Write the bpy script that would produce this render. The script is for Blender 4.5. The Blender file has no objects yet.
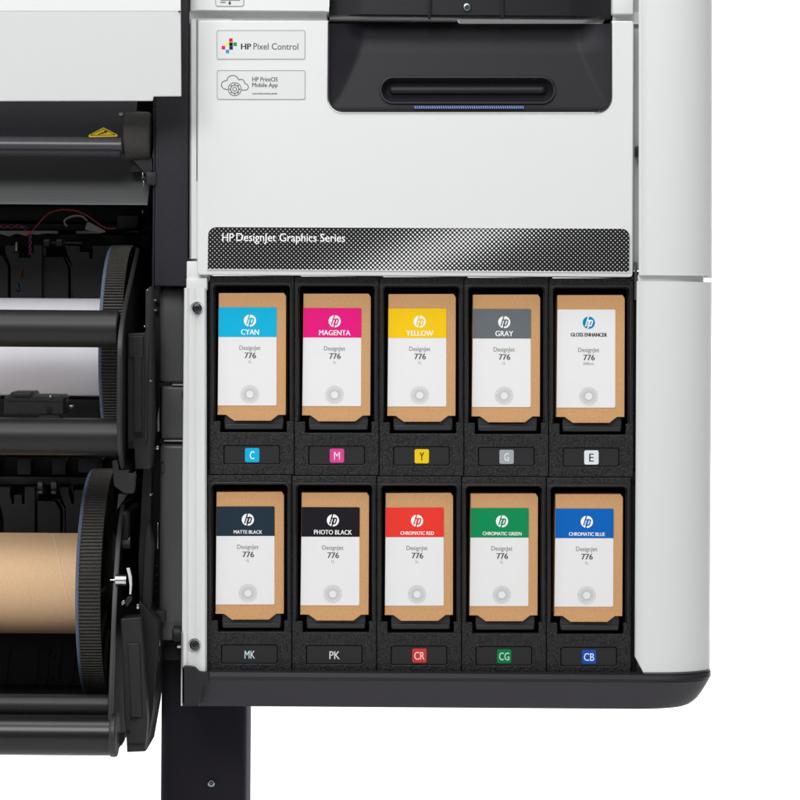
import bpy, bmesh, math, random
from mathutils import Vector, Matrix
random.seed(7)
C = bpy.context.scene.collection
scene = bpy.context.scene

# ------------------------------------------------------------------ camera geometry
D = 2.4                         # camera distance to the printer's front plane (Y = 0)
PX, PY = 400.0, 300.0           # where the optical axis meets the picture
ROLL = math.radians(0.4)
RIGHT = Vector((math.cos(ROLL), 0, math.sin(ROLL)))
UP = Vector((-math.sin(ROLL), 0, math.cos(ROLL)))
CAM = Vector((0.4, -D, 0.5))

def U(px, py, Y=0.0):
    """world point at depth Y for a measured spot of the photograph (1 px = 1 mm at Y = 0)"""
    s = (D + Y) / D / 1000.0
    return CAM + Vector((0, D + Y, 0)) + RIGHT * ((px - PX) * s) + UP * ((PY - py) * s)
def S(Y=0.0):
    return (D + Y) / D / 1000.0
def PL(pts, Y):
    return [(v.x, v.z) for v in (U(p[0], p[1], Y) for p in pts)]

# ------------------------------------------------------------------ objects
ORG = {}
def empty(name, loc, label, cat, group=None):
    o = bpy.data.objects.new(name, None); C.objects.link(o)
    o.location = loc; o.empty_display_size = 0.02
    ORG[o.name] = Vector(loc)
    o['label'] = label; o['category'] = cat
    if group: o['group'] = group
    return o
def link(name, me, parent=None, mat=None, shift=None, label=None):
    """me holds world coordinates; they are made relative to the thing's base once"""
    o = bpy.data.objects.new(name, me); C.objects.link(o)
    if mat and not me.materials: me.materials.append(mat)
    base = ORG[parent.name] if parent else Vector((0, 0, 0))
    if not me.get('rel'):
        me.transform(Matrix.Translation(-base)); me['rel'] = 1
    ORG[o.name] = base
    if parent: o.parent = parent
    if shift: o.location = shift
    if label: o['label'] = label
    return o
def finish(me, ang=35, smooth=True):
    if smooth:
        for p in me.polygons: p.use_smooth = True
        me.set_sharp_from_angle(angle=math.radians(ang))
    me.validate()
    return me
def eval_curve(cu):
    ob = bpy.data.objects.new('tmp', cu); C.objects.link(ob)
    dg = bpy.context.evaluated_depsgraph_get()
    me = bpy.data.meshes.new_from_object(ob.evaluated_get(dg))
    bpy.data.objects.remove(ob); bpy.data.curves.remove(cu)
    me.materials.clear()
    return me
def area2(p):
    return sum(p[i][0]*p[(i+1) % len(p)][1] - p[(i+1) % len(p)][0]*p[i][1] for i in range(len(p)))

def plate_mesh(loops, Yf, th, bev=0.0, res=2, xf=None):
    """flat plate from outlines in world (x, z); first loop outer, the others holes; front face at Yf"""
    cu = bpy.data.curves.new('c', 'CURVE'); cu.dimensions = '2D'; cu.fill_mode = 'BOTH'
    for i, lp in enumerate(loops):
        lp = list(lp)
        if (area2(lp) > 0) != (i == 0): lp.reverse()
        sp = cu.splines.new('POLY'); sp.points.add(len(lp)-1)
        for k, (x, z) in enumerate(lp): sp.points[k].co = (x, z, 0, 1)
        sp.use_cyclic_u = True
    cu.extrude = max(th/2 - bev, 0); cu.bevel_depth = bev; cu.bevel_resolution = res; cu.offset = -bev
    me = eval_curve(cu)
    M = Matrix(((1, 0, 0, 0), (0, 0, -1, Yf + th/2), (0, 1, 0, 0), (0, 0, 0, 1)))
    me.transform(M)
    return finish(me)
def plate(name, loops, Yf, th, mat, parent, bev=0.0, **k):
    """loops in pixels"""
    return link(name, plate_mesh([PL(l, Yf) for l in loops], Yf, th, bev), parent, mat, **k)

def rp(pts, n=6):
    """polygon with rounded corners: (x, y) or (x, y, r)"""
    out = []; N = len(pts)
    for i, p in enumerate(pts):
        if len(p) < 3 or p[2] <= 0: out.append((p[0], p[1])); continue
        a = Vector(pts[i-1][:2]); b = Vector(p[:2]); c = Vector(pts[(i+1) % N][:2])
        u = (a-b).normalized(); v = (c-b).normalized(); r = p[2]
        ang = u.angle(v); d = r / math.tan(ang/2)
        d = min(d, (a-b).length*0.49, (c-b).length*0.49); r2 = d*math.tan(ang/2)
        cen = b + (u+v).normalized() * (r2/math.sin(ang/2))
        s0 = b + u*d - cen; s1 = b + v*d - cen
        tot = s0.angle_signed(s1)
        for k in range(n+1):
            t = -tot*k/n
            q = cen + Vector((s0.x*math.cos(t)-s0.y*math.sin(t), s0.x*math.sin(t)+s0.y*math.cos(t)))
            out.append((q.x, q.y))
    return out
def rr(x0, y0, x1, y1, r=0, n=6):
    if r <= 0: return [(x0, y0), (x1, y0), (x1, y1), (x0, y1)]
    return rp([(x0, y0, r), (x1, y0, r), (x1, y1, r), (x0, y1, r)], n)

class MB:
    """collects pieces into ONE mesh"""
    def __init__(s): s.bm = bmesh.new()
    def add_mesh(s, me):
        s.bm.from_mesh(me); bpy.data.meshes.remove(me); return s
    def plate(s, loops, Yf, th, bev=0.0):
        return s.add_mesh(plate_mesh([PL(l, Yf) for l in loops], Yf, th, bev))
    def box(s, x0, y0, x1, y1, Yf, Yb, bev=0.0, seg=2):
        a = U(x0, (y0+y1)/2, Yf).x; b = U(x1, (y0+y1)/2, Yf).x
        t = U((x0+x1)/2, y0, Yf).z; d = U((x0+x1)/2, y1, Yf).z
        return s.wbox(a, b, Yf, Yb, d, t, bev, seg)
    def wbox(s, a, b, Yf, Yb, d, t, bev=0.0, seg=2):
        r = bmesh.ops.create_cube(s.bm, size=1.0)
        vs = r['verts']
        for v in vs:
            v.co = Vector((a+(b-a)*(v.co.x+.5), Yf+(Yb-Yf)*(v.co.y+.5), d+(t-d)*(v.co.z+.5)))
        if bev > 0:
            es = {e for v in vs for e in v.link_edges}
            bmesh.ops.bevel(s.bm, geom=list(es), offset=bev, segments=seg, affect='EDGES', profile=0.5)
        return s
    def cylx(s, xa, xb, y, z, r, n=64, r2=None, cap=True):
        """cylinder along world x"""
        rows = []
        prof = [(xa, r), (xb, r if r2 is None else r2)]
        return s.lathe(prof, y, z, n, cap)
    def lathe(s, prof, y, z, n=96, cap=True):
        rings = []
        for (x, r) in prof:
            rings.append([s.bm.verts.new((x, y + r*math.cos(2*math.pi*k/n), z + r*math.sin(2*math.pi*k/n))) for k in range(n)])
        for a, b in zip(rings, rings[1:]):
            for k in range(n):
                s.bm.faces.new((a[k], a[(k+1) % n], b[(k+1) % n], b[k]))
        if cap:
            s.bm.faces.new(rings[0]); s.bm.faces.new(rings[-1][::-1])
        return s
    def extx(s, prof, x0, x1):
        """profile [(Y, z)] swept along x"""
        a = [s.bm.verts.new((x0, p[0], p[1])) for p in prof]
        b = [s.bm.verts.new((x1, p[0], p[1])) for p in prof]
        n = len(prof)
        for k in range(n): s.bm.faces.new((a[k], a[(k+1) % n], b[(k+1) % n], b[k]))
        s.bm.faces.new(a[::-1]); s.bm.faces.new(b)
        return s
    def tube(s, pts, r, n=8):
        pts = [Vector(p) for p in pts]; rings = []
        for i, p in enumerate(pts):
            t = (pts[min(i+1, len(pts)-1)] - pts[max(i-1, 0)]).normalized()
            u = t.cross(Vector((0.13, 0.9, 0.21))).normalized(); v = t.cross(u)
            rings.append([s.bm.verts.new(p + u*r*math.cos(2*math.pi*k/n) + v*r*math.sin(2*math.pi*k/n)) for k in range(n)])
        for a, b in zip(rings, rings[1:]):
            for k in range(n): s.bm.faces.new((a[k], a[(k+1) % n], b[(k+1) % n], b[k]))
        s.bm.faces.new(rings[0][::-1]); s.bm.faces.new(rings[-1])
        return s
    def loft(s, rings, cap0=True, cap1=True, closed=True):
        R = [[s.bm.verts.new(p) for p in r] for r in rings]
        for a, b in zip(R, R[1:]):
            n = len(a)
            for k in range(n if closed else n-1):
                s.bm.faces.new((a[k], a[(k+1) % n], b[(k+1) % n], b[k]))
        if cap0: s.bm.faces.new(R[0][::-1])
        if cap1: s.bm.faces.new(R[-1])
        return s
    def mesh(s, ang=35, smooth=True):
        bmesh.ops.recalc_face_normals(s.bm, faces=s.bm.faces)
        me = bpy.data.meshes.new('m'); s.bm.to_mesh(me); s.bm.free()
        return finish(me, ang, smooth)
    def build(s, name, mat, parent, ang=35, **k):
        return link(name, s.mesh(ang), parent, mat, **k)

def catmull(pts, n=8):
    out = []; P = [Vector(p) for p in pts]
    for i in range(len(P)-1):
        p0 = P[max(i-1, 0)]; p1 = P[i]; p2 = P[i+1]; p3 = P[min(i+2, len(P)-1)]
        for k in range(n):
            t = k/n
            out.append(0.5*((2*p1)+(p2-p0)*t+(2*p0-5*p1+4*p2-p3)*t*t+(3*p1-p0-3*p2+p3)*t**3))
    out.append(P[-1]); return out

def text_mesh(txt, x0, y0, x1, y1, Y, bold=0.0, th=0.00012):
    cu = bpy.data.curves.new('t', 'FONT'); cu.body = txt; cu.size = 1.0
    cu.resolution_u = 3; cu.extrude = 0.01
    me = eval_curve(cu)
    if bold > 0:
        # heavier strokes: the same glyphs again, shifted a hair and each a little prouder
        bm = bmesh.new()
        for i, d in enumerate((-1, 0, 1)):
            c_ = me.copy(); c_.transform(Matrix.Translation((d*bold, 0, i*.0012))); bm.from_mesh(c_); bpy.data.meshes.remove(c_)
        bm.to_mesh(me); bm.free()
    xs = [v.co.x for v in me.vertices]; ys = [v.co.y for v in me.vertices]
    ax, bx, ay, by = min(xs), max(xs), min(ys), max(ys)
    c = U((x0+x1)/2, (y0+y1)/2, Y); s = S(Y)
    kx = (x1-x0)*s/(bx-ax); kz = (y1-y0)*s/(by-ay)
    for v in me.vertices:
        v.co = Vector((c.x + (v.co.x-(ax+bx)/2)*kx, Y - (v.co.z+0.01)/0.02*th, c.z + (v.co.y-(ay+by)/2)*kz))
    return finish(me, smooth=False)
def text(name, txt, x0, y0, x1, y1, Y, mat, parent, bold=0.0, **k):
    return link(name, text_mesh(txt, x0, y0, x1, y1, Y, bold), parent, mat, **k)

def strokes_px(polys, w):
    """thick polylines in px -> list of quads outlines"""
    out = []
    for pl in polys:
        for a, b in zip(pl, pl[1:]):
            a = Vector(a); b = Vector(b); d = (b-a).normalized(); n = Vector((-d.y, d.x))*w/2; e = d*w*0.25
            out.append([tuple(a-e+n), tuple(b+e+n), tuple(b+e-n), tuple(a-e-n)])
    return out
def flat_polys(polys, Y, th=0.00012):
    """many small flat prisms as one mesh; each a bit prouder than the last so that overlaps never share a plane"""
    m = MB()
    for i, p in enumerate(polys):
        w = PL(p, Y)
        if area2(w) < 0: w.reverse()
        yy = Y - th*(1 + 0.15*(i % 5))
        f = [m.bm.verts.new((x, yy, z)) for x, z in w]; b = [m.bm.verts.new((x, Y+0.0001, z)) for x, z in w]
        m.bm.faces.new(f)
        for k in range(len(w)): m.bm.faces.new((f[k], b[k], b[(k+1) % len(w)], f[(k+1) % len(w)]))
    return m.mesh(smooth=False)
def circ(cx, cy, r, n=32):
    return [(cx + r*math.cos(2*math.pi*k/n), cy + r*math.sin(2*math.pi*k/n)) for k in range(n)]

# ------------------------------------------------------------------ materials
def lin(c):
    c = c/255.0
    return c/12.92 if c <= 0.04045 else ((c+0.055)/1.055)**2.4
def mat(name, rgb, rough=0.5, spec=0.5, noise=None, metal=0.0, bump=0.0, var=0.0, k=1.0, detail=4.0, stretch=None, coat=0.0, dist=.0006, half=.2):
    m = bpy.data.materials.new(name); m.use_nodes = True
    nt = m.node_tree; b = nt.nodes['Principled BSDF']
    col = [min(lin(c)*k, 0.95) for c in rgb] + [1]
    b.inputs['Base Color'].default_value = col
    b.inputs['Roughness'].default_value = rough
    b.inputs['Specular IOR Level'].default_value = spec
    b.inputs['Metallic'].default_value = metal
    b.inputs['Coat Weight'].default_value = coat
    if noise:
        tc = nt.nodes.new('ShaderNodeTexCoord'); nz = nt.nodes.new('ShaderNodeTexNoise')
        nz.inputs['Scale'].default_value = noise; nz.inputs['Detail'].default_value = detail
        src = tc.outputs['Object']
        if stretch:
            mp = nt.nodes.new('ShaderNodeMapping'); mp.inputs['Scale'].default_value = stretch
            nt.links.new(src, mp.inputs['Vector']); src = mp.outputs['Vector']
        nt.links.new(src, nz.inputs['Vector'])
        if var > 0:
            mr = nt.nodes.new('ShaderNodeMapRange')
            mr.inputs['From Min'].default_value = .5-half; mr.inputs['From Max'].default_value = .5+half
            mr.inputs['To Min'].default_value = 1-var; mr.inputs['To Max'].default_value = 1+var
            nt.links.new(nz.outputs['Fac'], mr.inputs['Value'])
            vm = nt.nodes.new('ShaderNodeVectorMath'); vm.operation = 'SCALE'
            vm.inputs[0].default_value = col[:3]
            nt.links.new(mr.outputs['Result'], vm.inputs['Scale'])
            nt.links.new(vm.outputs['Vector'], b.inputs['Base Color'])
        if bump > 0:
            bp = nt.nodes.new('ShaderNodeBump'); bp.inputs['Strength'].default_value = bump
            bp.inputs['Distance'].default_value = dist
            nt.links.new(nz.outputs['Fac'], bp.inputs['Height'])
            nt.links.new(bp.outputs['Normal'], b.inputs['Normal'])
    return m

M = {}
M['white'] = mat('white_plastic', (218, 220, 219), .42, .35, noise=900, bump=.05)
M['lid'] = mat('lid_plastic', (208, 211, 210), .4, .35, noise=900, bump=.05)
M['column'] = mat('grained_charcoal_plastic', (38, 36, 42), .55, .3, noise=950, bump=.7, var=.35, dist=.0008)
M['bay'] = mat('grained_black_plastic', (25, 25, 25), .40, .36, noise=560, bump=.9, var=.95, detail=7, dist=.001, half=.11)
M['black'] = mat('black_plastic', (30, 30, 32), .45, .35, noise=500, bump=.12, var=.1)
M['interior'] = mat('dark_interior_plastic', (17, 17, 19), .6, .25, noise=300, bump=.15, var=.25)
M['guide'] = mat('paper_guide_plastic', (36, 36, 38), .5, .3, noise=260, bump=.15, var=.15)
M['tube'] = mat('black_tube_plastic', (27, 26, 26), .44, .38, noise=500, bump=.12, var=.12)
M['gloss'] = mat('glossy_black_plastic', (20, 20, 22), .27, .42, noise=90, bump=.03)
M['tray'] = mat('display_tray_plastic', (27, 25, 31), .5, .26, noise=900, bump=.22, var=.12)
M['base'] = mat('base_plastic_floor_lit', (56, 54, 59), .6, .2, noise=800, bump=.1, var=.08)  # white floor's reflection on the lower face is put into this lighter colour
M['base_rim'] = mat('base_plastic_unlit', (33, 32, 36), .5, .3, noise=800, bump=.1, var=.08)  # darker copy of the base plastic, without the painted floor reflection
M['grey'] = mat('grey_side_plastic', (76, 76, 77), .36, .45, noise=500, bump=.08, var=.06)
M['steel'] = mat('grey_coated_steel', (88, 89, 90), .42, .4, noise=120, bump=.03, var=.06, stretch=(.1, 1, 4))
M['metal'] = mat('bright_metal', (200, 200, 198), .22, .5, metal=1.0, noise=300, bump=.05)
M['zinc'] = mat('zinc_screw_metal', (150, 160, 158), .3, .5, metal=1.0)
M['kraft'] = mat('kraft_board', (203, 156, 109), .75, .2, noise=560, bump=.2, var=.08, detail=8, stretch=(1, 1, .7))
M['core'] = mat('kraft_core_paper', (234, 194, 152), .6, .3, noise=800, bump=.1, var=.07)
M['paper'] = mat('white_media_paper', (228, 226, 232), .5, .3, noise=50, var=.01)
M['label'] = mat('white_label_paper', (231, 231, 231), .5, .3, noise=600, var=.008)
M['blue_ring'] = mat('slate_blue_plastic', (90, 104, 124), .5, .35, noise=500, bump=.2, var=.15)
M['flange'] = mat('ribbed_black_plastic', (66, 64, 60), .55, .35, noise=420, bump=.4, var=.3)
M['leg'] = mat('leg_steel', (40, 38, 44), .6, .03, noise=900, bump=.05)
M['line'] = mat('grey_print', (140, 142, 142), .6, .2)
M['ink'] = mat('black_print', (40, 40, 42), .6, .2)
M['ink2'] = mat('dark_grey_print', (84, 84, 86), .6, .2)
M['inkl'] = mat('grey_text_print', (120, 120, 122), .6, .2)
M['pale'] = mat('pale_grey_print', (192, 192, 194), .6, .2)
M['wprint'] = mat('white_print', (245, 245, 245), .6, .2)
M['yellow'] = mat('warning_yellow_print', (240, 205, 30), .5, .3)
M['red_wire'] = mat('red_wire_plastic', (150, 26, 34), .4, .4)
M['blue_wire'] = mat('blue_wire_plastic', (40, 72, 120), .4, .4)
M['grey_wire'] = mat('grey_wire_plastic', (120, 116, 114), .5, .3)
M['screw'] = mat('black_screw_steel', (78, 78, 82), .28, .5, metal=.85)
M['hatch'] = mat('hatched_blue_print', (120, 150, 210), .5, .3)
M['navy'] = mat('navy_print', (36, 42, 58), .5, .3)
M['translucent'] = mat('pale_grey_plastic', (150, 148, 142), .4, .4)
def cm(name, rgb): 
    if name not in M: M[name] = mat(name, rgb, .55, .12, noise=600, var=.02)
    return M[name]

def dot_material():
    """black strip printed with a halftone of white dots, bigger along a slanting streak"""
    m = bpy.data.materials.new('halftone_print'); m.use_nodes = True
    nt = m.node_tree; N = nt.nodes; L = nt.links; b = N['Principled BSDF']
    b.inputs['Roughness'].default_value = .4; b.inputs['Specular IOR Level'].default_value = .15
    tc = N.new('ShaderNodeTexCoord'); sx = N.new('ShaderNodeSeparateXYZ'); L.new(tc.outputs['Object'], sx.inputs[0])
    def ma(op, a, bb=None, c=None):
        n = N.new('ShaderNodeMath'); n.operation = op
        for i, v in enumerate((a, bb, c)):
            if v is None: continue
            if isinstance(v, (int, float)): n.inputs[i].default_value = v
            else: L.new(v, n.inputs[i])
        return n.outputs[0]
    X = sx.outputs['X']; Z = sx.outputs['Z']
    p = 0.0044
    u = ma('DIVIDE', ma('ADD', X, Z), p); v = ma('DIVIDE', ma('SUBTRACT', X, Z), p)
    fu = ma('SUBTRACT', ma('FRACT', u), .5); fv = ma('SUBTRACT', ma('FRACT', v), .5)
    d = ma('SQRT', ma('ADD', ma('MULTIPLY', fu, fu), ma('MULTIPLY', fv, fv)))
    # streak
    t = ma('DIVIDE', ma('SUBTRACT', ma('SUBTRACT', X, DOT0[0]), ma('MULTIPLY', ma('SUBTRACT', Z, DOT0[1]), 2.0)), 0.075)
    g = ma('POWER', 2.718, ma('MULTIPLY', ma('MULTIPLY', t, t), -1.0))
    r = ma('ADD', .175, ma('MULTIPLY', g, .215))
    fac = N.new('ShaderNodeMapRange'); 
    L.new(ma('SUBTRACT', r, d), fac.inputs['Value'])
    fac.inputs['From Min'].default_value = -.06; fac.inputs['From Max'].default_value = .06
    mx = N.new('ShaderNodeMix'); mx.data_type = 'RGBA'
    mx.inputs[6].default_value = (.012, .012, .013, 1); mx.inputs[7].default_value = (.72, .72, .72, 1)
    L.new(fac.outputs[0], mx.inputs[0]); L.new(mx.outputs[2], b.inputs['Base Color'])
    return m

# ================================================================== SETTING
cy = MB()
prof = []
zf, yw, R = -0.46, 1.35, 0.15
prof = [(-3.4, zf), (yw-R, zf)] + [(yw-R+R*math.sin(a), zf+R-R*math.cos(a)) for a in [math.pi/2*k/10 for k in range(1, 11)]] + [(yw, 3.2)]
prof += [(yw+.05, 3.2), (yw+.05, zf-.05), (-3.4, zf-.05)]
cy.extx(prof, -3.2, 4.0)
bd = cy.build('backdrop', mat('white_backdrop_paper', (246, 246, 246), .8, .1, noise=30, var=.004), None)
bd['kind'] = 'structure'; bd['label'] = 'plain white studio backdrop sweeping down behind the printer'

# ================================================================== PRINTER
base = U(440, 690, .15)
P = empty('wide_format_printer', base, 'white and black wide format printer with open ink bay and roll feeder', 'printer')

# ---- lid over the media path
def zz(py, Y, px=90): return U(px, py, Y).z
def xx(px, py, Y): return U(px, py, Y).x
lid = MB()
def lid_Y(py): return -.052 + .009*(py-11)/90
out = rp([(-360, 11), (180.6, 11, .6), (181.2, 96.2, 1.0), (153.5, 96.4, .6), (152.6, 100.8, 1), (-360, 101.6)])
fa = [U(a, b, lid_Y(b)) for a, b in out]
ctr_ = Vector((0, 0, 0))
lid.loft([[v + Vector((0, .0028, 0)) for v in fa], [v + Vector((0, .0006, 0)) for v in fa], [v + Vector((-.0006 if v.x > .1 else 0, 0, .0006 if v.z < .72 else -.0002)) for v in fa]])
# top of the lid sloping back
tp = [U(-360, 11, -.052), U(180.6, 11, -.052), U(180, -70, -.044), U(-360, -70, -.044)]
lid.loft([[v + Vector((0, .0026, -.0012)) for v in tp], [v + Vector((0, -.0002, 0.0002)) for v in tp]])
o = lid.build('lid', M['lid'], P, ang=4)
plate('lid_pin', [rr(178.2, 10.8, 180.2, 12.2, .4)], -.0535, .003, M['ink'], P)
# ---- charcoal column
col = MB(); col.box(155.2, -20, 188.2, 286, .012, .26, .0016)
col.box(153, 97, 154.6, 286, .016, .25, .0004)
col.build('side_column', M['column'], P)
gp = MB(); gp.box(186, -20, 190, 288, .03, .2); gp.build('column_gap', M['interior'], P)

# ---- white body behind the door
wb = MB()
# upper white shell: left flank profile swept vertically
def vloft(profile, ytop, ybot, flip=False):
    """profile [(px, Y)] swept between two picture heights, open sheet closed at back"""
    rings = []
    for py in (ytop, ybot):
        rings.append([U(p[0] + (p[2] if len(p) > 2 and py == ybot else 0), py, p[1]) for p in profile])
    # keep z level
    for r, py in zip(rings, (ytop, ybot)):
        z = U(profile[0][0], py, 0).z if False else sum(v.z for v in r)/len(r)
        for v in r: v.z = z
    return rings
wb.loft(vloft([(189, .09), (188.8, .030), (189.6, .018), (191.5, .011), (193.5, .010), (196.3, .0095), (196.4, .016), (198.0, .016), (198.1, .0095), (232, .0095), (232, .09)], 21, 259))
wb.loft(vloft([(188.9, .09), (188.8, .030), (189.6, .018), (192.0, .008), (196, .003), (200, .0015), (329, .0015), (329, .09)], -30, 13.5))
wb.build('white_shell', M['white'], P)
wb = MB(); wb.box(612.5, -30, 633.5, 13.8, .0015, .09, .0015)
wb.build('shell_corner', M['white'], P)
for bx in ((189.5, 12, 326.5, 24, .016, .09), (612.8, 12, 640, 24, .0165, .09)):
    wb = MB(); wb.box(*bx); wb.build('groove_lining', M['white'], P)
wb = MB()
wb.box(600, 24.2, 631, 262, .022, .09); wb.build('shell_side', M['white'], P)
wb = MB(); wb.box(631.2, -30, 641, 270, .024, .09); wb.build('channel_lining', M['white'], P)
wb = MB()
wb.box(186.5, 261.2, 206.8, 289, .0105, .09, .0012); wb.build('shell_block', M['white'], P)
wb = MB(); wb.box(196.2, 181, 198.3, 259, .0098, .02); wb.build('groove_filler', M['white'], P)

# ---- door with the black tray recess
rec = rp([(327.6, 10), (327.6, 112.6, 15), (611.6, 112.6, 15), (611.6, 10)])
door_out = rp([(198, 20.5, 3), (328.3, 20.5), (327.6, 112.8, 15), (612, 112.8, 15), (611.8, 20.8), (633.7, 20.8, 2.5), (632.6, 277, 3), (197.0, 275, 3)])
door = plate('door', [door_out], 0, .016, M['white'], P, bev=.0014)
# black liner round the recess
ln = MB()
inner = rp([(329.2, 22), (329.2, 111.0, 14), (610.2, 111.0, 14), (610.2, 22)])
outer = rp([(327.9, 22), (327.9, 112.5, 15), (611.5, 112.5, 15), (611.5, 22)])
Lo = [(v.x, v.z) for v in (U(p[0], p[1], 0) for p in outer)]
n = len(outer)
def ring(pts, Y): return [U(p[0], p[1], Y) for p in pts]
ln.loft([ring(outer, .004), ring(outer, -.0012), ring(inner, -.0012), ring(inner, .006)], False, False, closed=False)
ln.build('recess_rim', M['black'], P)
# scooped tray: height field over the recess
sc = MB()
def in_stad(px, py):
    x0, y0, x1_, y1 = 379, 75.5, 556, 104.2; r = (y1-y0)/2; cx = min(max(px, x0+r), x1_-r)
    return r - math.hypot(px-cx, py-(y0+y1)/2)
def tray_Y(px, py, hole=False):
    t = max(0.0, min(1.0, (108-py)/88.0))
    floor = .003 + .017*t + .020*max(0, t-.62)**1.6*2.6
    eL = 334 + 30*min(1, max(0, (104-py)/60.0))**.8; eR = 607 - 31*min(1, max(0, (104-py)/60.0))**.8
    l = max(0., min(1., (px-329)/max(eL-329, 1))); r = max(0., min(1., (610-px)/max(610-eR, 1)))
    f = min(l, r); k = .12
    f2 = f if f < 1-k else 1-k + k*(1-math.exp(-(f-(1-k))/k)) if f < 1 else 1-k*math.exp(-1)
    return .003 + (floor-.003)*f2 + (.02 if hole and in_stad(px, py) > 2 else 0)
xs = [329 + i*2.0 for i in range(141)] + [610.3]
ys = [23.6 + i*1.25 for i in range(80)]
ys = [y for y in ys if y < 111.0] + [111.2]
grid = []
for y in ys:
    row = []
    for x in xs:
        # pull into rounded corners
        xa = x
        if y > 97:
            dy = y-97; w = 14 - math.sqrt(max(0, 14.2**2-dy*dy))
            xa = min(max(x, 329+w), 610.3-w)
        row.append(sc.bm.verts.new(U(xa, y, tray_Y(xa, y, True))))
    grid.append(row)
for a, b2 in zip(grid, grid[1:]):
    for k in range(len(xs)-1):
        vs = (a[k], a[k+1], b2[k+1], b2[k])
        try: sc.bm.faces.new(vs)
        except ValueError: pass
bmesh.ops.remove_doubles(sc.bm, verts=sc.bm.verts, dist=1e-6)
tray = sc.build('scooped_tray', M['tray'], P, ang=60)
# grip pocket
def stad(off):
    x0, y0, x1_, y1 = 379+off, 75.5+off, 556-off, 104.2-off
    return rr(x0, y0, x1_, y1, (y1-y0)/2-.01, 14)
gk = MB(); yb = [tray_Y(460, 76), tray_Y(460, 104)]
def gring(off, dY):
    pts = stad(off); out = []
    for p in pts: out.append(U(p[0], p[1], tray_Y(460, p[1]) + dY))
    return out
gk.loft([gring(0, .004), gring(.2, -.0016), gring(.6, -.0022), gring(2.4, -.0022), gring(2.9, -.001), gring(4.2, .004), gring(7.5, .0075), gring(9.0, .007), gring(10.5, .0035), gring(12.4, .002), gring(14.2, .0015)], False, True)
gk.build('grip_pocket', M['tray'], P, ang=50)
hs = plate('hatched_strip', [rr(413.5, 105.6, 524.5, 109.0)], tray_Y(460, 107)-.0016, .003, M['navy'], P)
pol = []
for i in range(50):
    x = 414.2 + i*2.2
    pol.append([(x, 105.9), (x+1.1, 105.9), (x+2.0, 108.7), (x+.9, 108.7)])
link('strip_pattern', flat_polys(pol, tray_Y(460, 107)-.0016), hs, M['hatch'])

# ---- display housing above the tray
dh = MB()
def hous(px0, px1, pys, Yf):
    pass
hp_ = [(329.3, .08), (329.3, .020), (330.5, .0165), (360, .002), (364, .0008), (568, .0008), (572, .002), (610, .0165), (611.3, .020), (611.3, .08)]
hr = vloft(hp_, -30, 17.6)
hb = [v + Vector((0, .003, -.0014)) for v in hr[1]]
dh.loft([hr[0], hr[1], hb])
dh.build('display_housing', mat('housing_plastic', (26, 25, 29), .48, .3, noise=900, bump=.22, var=.12), P, ang=25)
rb = MB()
rb.box(428, -30, 431.2, 18.6, -.0022, .004, .0006); rb.build('housing_rib', M['tray'], P)
rb = MB(); rb.box(501, -30, 504.2, 18.6, -.0022, .004, .0006); rb.build('housing_rib', M['tray'], P)
def screw(name, cx, cy, Y, r, m, parent, sock=.45):
    s = MB(); rings = []
    n = 32
    def rg(rad, yy, nn=n): return [U(cx + rad*math.cos(2*math.pi*k/nn), cy + rad*math.sin(2*math.pi*k/nn), yy) for k in range(nn)]
    hx = []
    def hexr(rad, yy):
        o = []
        for k in range(n):
            a = 2*math.pi*k/n; f = math.cos(math.pi/6)/math.cos((a % (math.pi/3))-math.pi/6)
            o.append(U(cx + rad*f*math.cos(a), cy + rad*f*math.sin(a), yy))
        return o
    s.loft([rg(r, Y+.003), rg(r, Y-.0008), rg(r*.9, Y-.0018), rg(r*.72, Y-.0026), rg(r*.55, Y-.0028), hexr(r*sock, Y-.0028), hexr(r*sock*.9, Y+.004)], False, True)
    pin = MB()
    s.loft([[v for v in rg(r*.16, Y+.001)], [v for v in rg(r*.14, Y-.0018)]], False, True)
    return s.build(name, m, parent, ang=30)
screw('screw', 467, 7.2, .0006, 4.6, M['zinc'], P)
hgp = MB(); hgp.box(327, 8, 612.5, 34, .062, .09); hgp.build('housing_gap', M['interior'], P)
wg = MB(); wg.plate([[(457.5, 18.6), (606, 18.6), (603, 22.6), (590, 23.4), (461, 23.4)]], .024, .02); wg.build('white_gap_strip', M['white'], P)

# ---- printed strip along the door's foot
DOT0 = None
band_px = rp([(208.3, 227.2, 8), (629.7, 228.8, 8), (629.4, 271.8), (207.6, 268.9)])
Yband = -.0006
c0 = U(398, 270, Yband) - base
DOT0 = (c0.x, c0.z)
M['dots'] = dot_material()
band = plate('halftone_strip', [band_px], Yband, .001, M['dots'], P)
fr = [rp([(207.6, 226.5, 8.6), (630.4, 228.1, 8.6), (630.1, 272.6), (206.9, 269.7)]), band_px]
plate('strip_frame', fr, -.0016, .0022, M['white'], P, bev=.0003)
text('lettering', 'HP', 222.3, 233.3, 233.8, 241.6, Yband, M['wprint'], band, .009)
text('lettering', 'DesignJet Graphics Series', 236.3, 233.4, 345.2, 244.2, Yband, M['wprint'], band, .009)

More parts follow.
